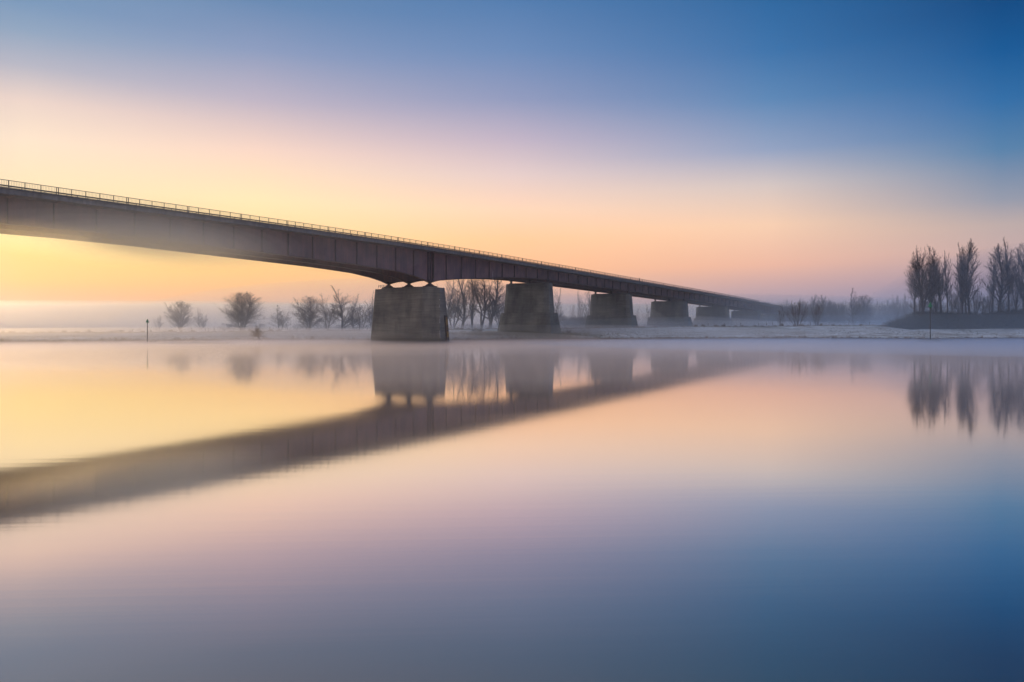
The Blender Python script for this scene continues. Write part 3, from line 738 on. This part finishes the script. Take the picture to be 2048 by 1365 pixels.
# pollard willow on the near shore of the left bank
def pollard():
    R = random.Random(77); Y = 199.0; X = at(515, Y)[0]; r = empty('willow_bush', (X, Y, .1), 'small round willow bush with radiating twigs on the left shore', 'bush')
    tr = MB(); tr.tube([(1.0, 0, -.3), (.5, 0, .5), (.2, 0, 1.1), (0, 0, 1.5)], [.38, .3, .28, .3], 7); tr.tube([(-1.6, .2, -.2), (-.6, .1, .35), (.5, 0, .5)], [.16, .18, .2], 6); tr.build('trunk', BARK, r)
    c = MB(); C0 = Vector((0, 0, 1.3))
    for i in range(150):
        th = R.uniform(0, 6.283); el_ = math.radians(R.uniform(-18, 90)); d = Vector((math.cos(th)*math.cos(el_), math.sin(th)*math.cos(el_), math.sin(el_)+.1)).normalized()
        ln = R.uniform(1.5, 2.1)*(1.05-.1*abs(math.cos(el_))); p = C0; pts = [tuple(p)]
        for k in range(4):
            d = (d+Vector((R.gauss(0, .06), R.gauss(0, .06), .03))).normalized(); p = p+d*ln/4; pts.append(tuple(p))
        c.tube(pts, [.035, .026, .02, .015, .01], 3, False)
        for q in range(6):
            b = Vector(pts[R.randint(1, 4)]); e = b+(d+Vector((R.gauss(0, .35), R.gauss(0, .35), R.gauss(0, .35)))).normalized()*R.uniform(.3, .6)
            c.tube([tuple(b), tuple(e)], [.014, .007], 3, False)
    c.build('crown', WTWIG, r)
    tuft = MB()
    for i in range(90):
        x = R.gauss(0, 1.6); tuft.tube([(x, R.gauss(0, .4), -.2), (x+R.gauss(0, .2), 0, R.uniform(.2, .75))], [.03, .008], 3, False)
    o = tuft.build('grass_tuft', REED); o.location = (X-1.3, Y+.4, .1); tag(o, 'dry grass tussock at the foot of the round willow bush', 'grass tuft', 'tufts on the left shore')
    tuft = MB()
    for i in range(40):
        x = R.gauss(0, .6); tuft.tube([(x, R.gauss(0, .3), -.2), (x*.8+R.gauss(0, .15), 0, R.uniform(.3, 1.1))], [.03, .008], 3, False)
    o = tuft.build('grass_tuft', REED); o.location = (at(541, Y)[0], Y, .1); tag(o, 'small lone tuft on the shore right of the round willow bush', 'grass tuft', 'tufts on the left shore')
pollard()

# far woods, hedges and undergrowth: masses nobody could count
def mass(name, label, cat, spots, mat, tpl=('farw', 'farp')):
    V = []; Fs = []; off = 0; R = random.Random(hash(name) % 1000 if False else len(spots))
    arr = {}
    for k in tpl:
        cr = TPL[k][4]; arr[k] = (np.array(cr.v, dtype=np.float64), cr.f, TPL[k][2], TPL[k][3])
    for (xp, Y, yt, wpx) in spots:
        k = tpl[R.randrange(len(tpl))]; v, f, H0, W0 = arr[k]; X = at(xp, Y)[0]; zb = any_z(X, Y)-.3
        H = max(1.0, EYE+(HOR-yt)*Y/F-zb); W = wpx*Y/F; a = R.uniform(0, 6.28); ca, sa = math.cos(a), math.sin(a)
        q = np.empty_like(v); q[:, 0] = (v[:, 0]*ca-v[:, 1]*sa)*W/W0+X; q[:, 1] = (v[:, 0]*sa+v[:, 1]*ca)*W/W0+Y; q[:, 2] = v[:, 2]*H/H0+zb
        V.append(q); Fs += [tuple(i+off for i in ff) for ff in f]; off += len(v)
    me = bpy.data.meshes.new(name); me.from_pydata(np.concatenate(V).tolist(), [], Fs); me.materials.append(mat); me.update()
    o = link(name, me); tag(o, label, cat, kind='stuff'); return o
R = random.Random(3)
mass('far_wood', 'misty far-off wood beyond the bridge end', 'wood', [(x+R.uniform(-4, 4), R.uniform(425, 460), interp(x, [(1560,606),(1600,600),(1625,597),(1640,594),(1665,602),(1700,606)])+R.uniform(-7, 9), R.uniform(14, 32)) for x in np.arange(1564, 1690, 4)], TWIG)
mass('distant_wood', 'pale band of distant wood left of the bramble mound', 'wood', [(x+R.uniform(-5, 5), R.uniform(480, 520), 601+R.uniform(-5, 8), R.uniform(18, 40)) for x in np.arange(1655, 2080, 6)], TWIG)
mass('thicket', 'dark dense thicket between second and third piers', 'thicket', [(x+R.uniform(-2, 2), R.uniform(300, 315), 630+R.uniform(-3, 4), R.uniform(16, 26)) for x in np.arange(1112, 1188, 4)], TWIG, ('bush',))
mass('left_wood', 'faint wooded rise far off on the left', 'wood', [(x, R.uniform(760, 800), interp(x, [(30,652),(60,645),(85,643),(110,647),(150,650)])+R.uniform(-1, 2), R.uniform(14, 22)) for x in np.arange(34, 150, 5)], TWIG)
mass('undergrowth', 'low leafless undergrowth among the distant left trees', 'undergrowth', [(x+R.uniform(-3, 3), R.uniform(300, 320), 650+R.uniform(-5, 4), R.uniform(14, 24)) for x in list(np.arange(440, 530, 8))+list(np.arange(590, 745, 8))+list(np.arange(895, 1010, 10))], TWIG, ('bush',))

# ------------------------------------------------------------------ grass, reeds, brambles
def blades(name, label, cat, pts, mat, h, r, lean=.3, seed=1, n=3):
    R = random.Random(seed); m = MB()
    for (X, Y, z, hs) in pts:
        for i in range(n):
            x = X+R.gauss(0, .18); y = Y+R.gauss(0, .18); hh = h*hs*R.uniform(.5, 1.2)
            lx, ly = R.gauss(0, lean)*hh, R.gauss(0, lean)*hh
            m.v += [(x-r, y, z-.05), (x+r, y, z-.05), (x+lx, y+ly, z+hh)]; b = len(m.v)-3; m.f.append((b, b+1, b+2))
    return tag(m.build(name, mat), label, cat, kind='stuff')
R = random.Random(9); pts = []
for i in range(9000):
    xp = R.uniform(-150, 2200); Y = shore_d(xp)+abs(R.gauss(0, 1.0)); cl = .5+.9*max(0, wob(xp*7)+wob(xp*31)*.7)
    X = at(xp, Y)[0]; pts.append((X, Y, ground_z(X, Y), cl))
blades('shore_reeds', 'dry brown reeds and grass along the water edge', 'reeds', pts, REED, .6, .05, seed=2)
pts = []
for i in range(9000):
    xp = R.uniform(-150, 1800); Y = interp(xp, CRESTD)+R.gauss(0, 2.0); X = at(xp, Y)[0]
    cl = .35+1.3*max(0, wob(xp*5)+.6*wob(xp*23)); pts.append((X, Y, ground_z(X, Y), cl*(1.5 if xp < 260 else 1)))
blades('dike_grass', 'rough grass tufts along the crest of the dike', 'grass', pts, REED, .5, .04, seed=3)
pts = []
for i in range(16000):
    xp = R.uniform(-100, 2150); s = R.random(); ys = shore_d(xp); yc = interp(xp, CRESTD); Y = ys+(yc-ys)*s; X = at(xp, Y)[0]
    if wob(X*3)+wob(Y*19+X) < -.1: continue
    pts.append((X, Y, ground_z(X, Y), R.uniform(.5, 1.5)))
blades('meadow_grass', 'frosted tussocky grass on the riverside meadow', 'grass', pts, FROSTG, .22, .05, seed=4)
pts = []
for i in range(2600):
    X = R.gauss(4, 12); Y = R.gauss(228, 5); z = ground_z(X, Y)
    if z > .3: pts.append((X, Y, z, R.uniform(.4, 1.4)))
blades('knoll_grass', 'unfrosted olive grass on the knoll at the second pier', 'grass', pts, plain('olive_grass', (.11, .112, .07), .95, 0, .4, .3), .45, .05, seed=5)
bm = MB(); R = random.Random(15)
for i in range(5200):
    xp = R.uniform(1772, 2200); Y = R.uniform(262.5, 284); X = at(xp, Y)[0]; z = any_z(X, Y)
    if mound_top(xp) < 4.6 and R.random() < .4: continue
    d = Vector((R.gauss(0, 1), R.gauss(0, 1), abs(R.gauss(.3, .6)))).normalized(); ln = R.uniform(.6, 1.9)+(R.uniform(0, 1.4) if 272 < Y < 281 else 0); p = Vector((X, Y, z-.1)); pp = [tuple(p)]
    for k in range(4):
        d = (d+Vector((0, 0, .35-.35*k))).normalized(); p = p+d*ln/4; pp.append(tuple(p))
    bm.tube(pp, [.03, .025, .022, .018, .01], 3, False)
    for q in range(3):
        c = Vector(pp[R.randint(1, 4)]); s = R.uniform(.05, .13); a = Vector((R.gauss(0, 1), R.gauss(0, 1), R.gauss(0, 1))).normalized()*s; b = a.orthogonal().normalized()*s
        n0 = len(bm.v); bm.v += [tuple(c-a), tuple(c+b), tuple(c+a), tuple(c-b)]; bm.f.append((n0, n0+1, n0+2, n0+3))
tag(bm.build('brambles', BRAM), 'tangled dark brambles covering the mound under the poplars', 'brambles', kind='stuff')
for xp, dY, lab in ((948, -3, 'leafless low shrub left of the knoll on the meadow'), (960, 1, 'second leafless low shrub nearest the knoll'), (1137, 0, 'dark low scrub right of the pier on the knoll'), (1912, -30, 'thin tall dead weed stalk on the right meadow')):
    Y = (236 if xp < 1200 else 216+20)+dY; X = at(xp, Y)[0]; z = ground_z(X, Y); R = random.Random(xp); c = MB()
    for i in range(60 if xp != 1912 else 8):
        a = R.uniform(0, 6.28); h = R.uniform(.4, 1.3) if xp != 1912 else R.uniform(.8, 2.0); s = R.uniform(.2, 1.4 if xp != 1912 else .5)
        c.tube([(R.gauss(0, .4), R.gauss(0, .3), -.1), (math.cos(a)*s*.5, math.sin(a)*s*.5, h*.6), (math.cos(a)*s, math.sin(a)*s, h)], [.03, .025, .012], 3, False)
    o = c.build('scrub_bush', TWIG if xp != 1912 else REED); o.location = (X, Y, z); tag(o, lab, 'bush', 'scrub on the meadow')

# ------------------------------------------------------------------ fence along the dike
def fence(posts, label, hp=1.15, wires=True):
    P0 = [(at(x, interp(x, CRESTD)+.5), h) for x, h in posts]
    r = empty('wire_fence', P0[0][0], label, 'fence', 'wire fences along the dike')
    pm = MB(); pm.tube([(0, 0, -.3), (0.02, 0, hp)], [.075, .065], 6); me = pm.mesh('post', WOODP)
    pos = []
    for (p, h) in P0:
        z = ground_z(p[0], p[1]); o = link('post', me, r); o.location = (p[0]-P0[0][0][0], p[1]-P0[0][0][1], z); o.scale = (1, 1, h); pos.append((o.location.x, o.location.y, z))
    wm = MB()
    for hh in (.55, .95): wm.tube([(a, b, c+hh) for a, b, c in pos], [.012]*len(pos), 4)
    wm.build('wire', RAILM, r)
R = random.Random(21)
fence([(x+R.uniform(-3, 3), R.uniform(.6, 1.1)) for x in (20, 40, 54, 61, 80, 103, 128, 150, 160, 175, 190, 205, 225, 262, 268, 281, 301, 303, 318, 330, 362, 380)], 'wire fence on the dike at the far left, with reeds and close posts')
fence([(x, R.uniform(.75, 1.1)) for x in (411, 417, 428, 446, 449, 467, 481, 498, 539, 542, 575, 594, 613, 690, 719, 735)], 'wire fence on the dike behind the willow bush')
fence([(x, h) for x, h in ((900, .8), (910, 1.1), (1192, .7), (1205, .8), (1255, .8), (1290, .9), (1384.5, 1.35), (1416, 1.0), (1449, 1.0), (1481, 1.1), (1517, 1.0), (1533, 1.1), (1545, 1.2), (1620.5, 1.1), (1658, 1.1), (1697.5, 1.15), (1739, 1.0))], 'sparse wire fence on the dike under and right of the bridge')
for xp, lab in ((243, 'low square hut-like trough on the left dike by the beacon, left one'), (341, 'low square trough on the left dike under the rounded tree')):
    Y = interp(xp, CRESTD)+1; X = at(xp, Y)[0]; z = ground_z(X, Y); r = empty('feeding_trough', (X, Y, z), lab, 'trough', 'troughs on the dike')
    b = MB(); b.box((0, 0, .45), 1.0, .7, .5); b.build('basin', WOODP, r); b = MB(); b.box((0, 0, .73), 1.15, .85, .06); b.build('lid', WOODP, r)
    for sx in (-.4, .4): b = MB(); b.box((sx, 0, .05), .1, .5, .3); b.build('leg', WOODP, r)

# ------------------------------------------------------------------ beacons
def beacon(xp, Y, ytop, s, label):
    X = at(xp, Y)[0]; H = EYE+(HOR-ytop)*Y/F
    r = empty('river_beacon', (X, Y, 0), label, 'beacon', 'green topped river beacons')
    p = MB(); p.tube([(0, 0, -1.5), (0, 0, H-1.3*s)], [.10, .085], 10); p.build('pole', POLE, r, True)
    c = MB(); c.tube([(0, 0, H-1.35*s), (0, 0, H)], [.58*s, .015], 20); c.build('cone', GREEN, r)
    d = MB(); d.tube([(0, 0, H-1.85*s), (0, 0, H-1.36*s)], [.14*s, .14*s], 12); d.build('collar', GREEN, r)
beacon(1860.5, 197.5, 603.5, 1.0, 'tall pole with a green cone on the right, standing off the meadow')
beacon(294.8, 176.5, 638.0, .62, 'shorter thin pole with a green cone at the left sandbank')
for xp, lab in ((302, 'small water bird on the sandbank nearest the left beacon'), (310, 'small water bird on the sandbank farther from the left beacon')):
    r = empty('bird', (at(xp, 178)[0], 178, .22), lab, 'bird', 'birds on the sandbank')
    b = MB(); b.tube([(-.28, 0, .12), (-.18, 0, .17), (0, 0, .19), (.14, 0, .22), (.2, 0, .3), (.22, 0, .38), (.28, 0, .39), (.35, 0, .375)], [.01, .06, .10, .09, .05, .045, .04, .008], 8)
    for sy in (-.04, .04): b.tube([(0, sy, .12), (.0, sy, -.03)], [.012, .01], 4)
    b.build('body', BIRD, r, True)

# ------------------------------------------------------------------ haze and mist
hz = MB(); hz.quad_box([(x, y, z) for z in (-3.0, 62.0) for x, y in ((-4600, -1000), (4600, -1000), (4600, 4800), (-4600, 4800))])
tag(hz.build('haze', volume('haze', .00025, (.96, .98, 1), .8)), kind='stuff')
def slab(name, x0, x1, y0, y1, z0, z1, dens, col, g_, label):
    m = MB(); m.quad_box([(x, y, z) for z in (z0, z1) for x, y in ((x0, y0), (x1, y0), (x1, y1), (x0, y1))])
    tag(m.build(name, volume(name, dens, col, g_)), label, 'mist', kind='stuff')
def puff(name, c, r, dens, col, g_, label, rz=0.0):
    m = MB(); n = 28; k = 14; rows = []
    for i in range(k+1):
        ph = -math.pi/2+math.pi*i/k; rows.append([(c[0]+r[0]*math.cos(ph)*math.cos(6.28318*j/n)*math.cos(rz)-r[1]*math.cos(ph)*math.sin(6.28318*j/n)*math.sin(rz),
                      c[1]+r[0]*math.cos(ph)*math.cos(6.28318*j/n)*math.sin(rz)+r[1]*math.cos(ph)*math.sin(6.28318*j/n)*math.cos(rz), c[2]+r[2]*math.sin(ph)) for j in range(n)])
    rows[0] = [(c[0]+.01*math.cos(6.28*j/n), c[1]+.01*math.sin(6.28*j/n), c[2]-r[2]) for j in range(n)]; rows[-1] = [(p[0], p[1], c[2]+r[2]) for p in rows[0]]
    m.strip(rows); tag(m.build(name, volume(name, dens, col, g_)), label, 'mist', kind='stuff')
slab('river_mist', -900, 900, 22, 262, -.9, .55, .011, (.98, .945, .93), .74, 'thin layer of mist lying on the river and its shore')
slab('river_mist', -900, 900, 48, 262, -.9, .5, .012, (.97, .94, .94), .74, 'second veil of thin mist farther out on the river')
slab('fog_bank', -3500, 3500, 1500, 4650, -.5, 49.2, .016, (1, .965, .91), .8, 'distant flat-topped fog bank along the horizon')
MC = (.985, .975, .99); BC = (.78, .885, 1); WM = (1, .965, .93)
puff('water_mist', (-190, 190, 0), (270, 120, .6), .011, (1, .95, .91), .74, 'broad steaming mist hugging the water')
puff('water_mist', (-180, 190, 0), (240, 85, .8), .013, (1, .95, .91), .74, 'steaming mist over the water before the far shore')
puff('water_mist', (-170, 195, 0), (225, 50, 1.3), .012, (1, .95, .91), .74, 'thickest steaming mist along the far shore')
puff('water_mist', (150, 188, 0), (150, 112, .9), .030, (.56, .76, 1), .8, 'bluish steaming mist hugging the water before the right shore')
puff('ground_mist', (-230, 430, 0), (330, 178, 7), .008, WM, .8, 'low mist drifting among the trees left of the river pier')
puff('ground_mist', (-220, 420, 0), (390, 180, 17), .0078, WM, .8, 'thin high mist around the trees left of the river pier')
puff('ground_mist', (-45, 292, 0), (110, 30, 22), .010, (.88, .93, 1), .8, 'hazy air standing among the tall trees between the first piers')
puff('ground_mist', (20, 430, 0), (230, 180, 8), .006, MC, .8, 'low mist lying between the middle bridge piers')
puff('ground_mist', (60, 400, 0), (240, 160, 20), .0024, (.70, .85, 1), .8, 'thin high mist between the middle bridge piers')
puff('ground_mist', (270, 560, 0), (270, 240, 23), .0008, BC, .8, 'thin top of the blue mist bank behind the bramble mound')
puff('ground_mist', (260, 560, 0), (260, 240, 15), .0013, BC, .8, 'deep bank of blue mist swallowing the bridge end')
puff('ground_mist', (240, 510, 0), (260, 225, 8), .0045, BC, .8, 'thickest low part of the blue mist bank at the bridge end')
puff('ground_mist', (30, 900, 0), (1300, 480, 9), .004, MC, .8, 'pale mist over the whole flood plain')
puff('meadow_mist', (140, 262, 2), (170, 62, 6), .0024, (.62, .80, 1), .8, 'blue mist creeping over the right meadow and the foot of the mound')
puff('mound_mist', (190, 262, 0), (78, 34, 33), .0075, (.70, .84, 1), .8, 'blue haze hanging between the poplars on the mound')
puff('meadow_mist', (10, 232, 1), (90, 40, 3.5), .009, MC, .8, 'mist on the meadow around the pier on the knoll')
puff('bank_mist', (-90, 212, .5), (115, 45, 3.2), .018, (1, .97, .96), .85, 'mist rolling off the left shore on to the water')
WL = 'added mist volume imitating the sun glow in front of the left girder'
WC = (1, .985, .86)  # nested volumes added before the girder to stand in for the sun glow
puff('added_glow_mist', (-38, 95, 14.6), (42, 12, 4.0), .0028, WC, .86, WL, ROTZ)
NW = 8
for k in range(NW):
    q = (1-k/NW)
    puff('added_glow_mist', (-42.8+.6*k/NW, 93, 14.2-.9*k/NW), (21*q+2.5, 7*q+2, 3.0*q+.7), .0058+.0022*k, WC, .88, WL, ROTZ)
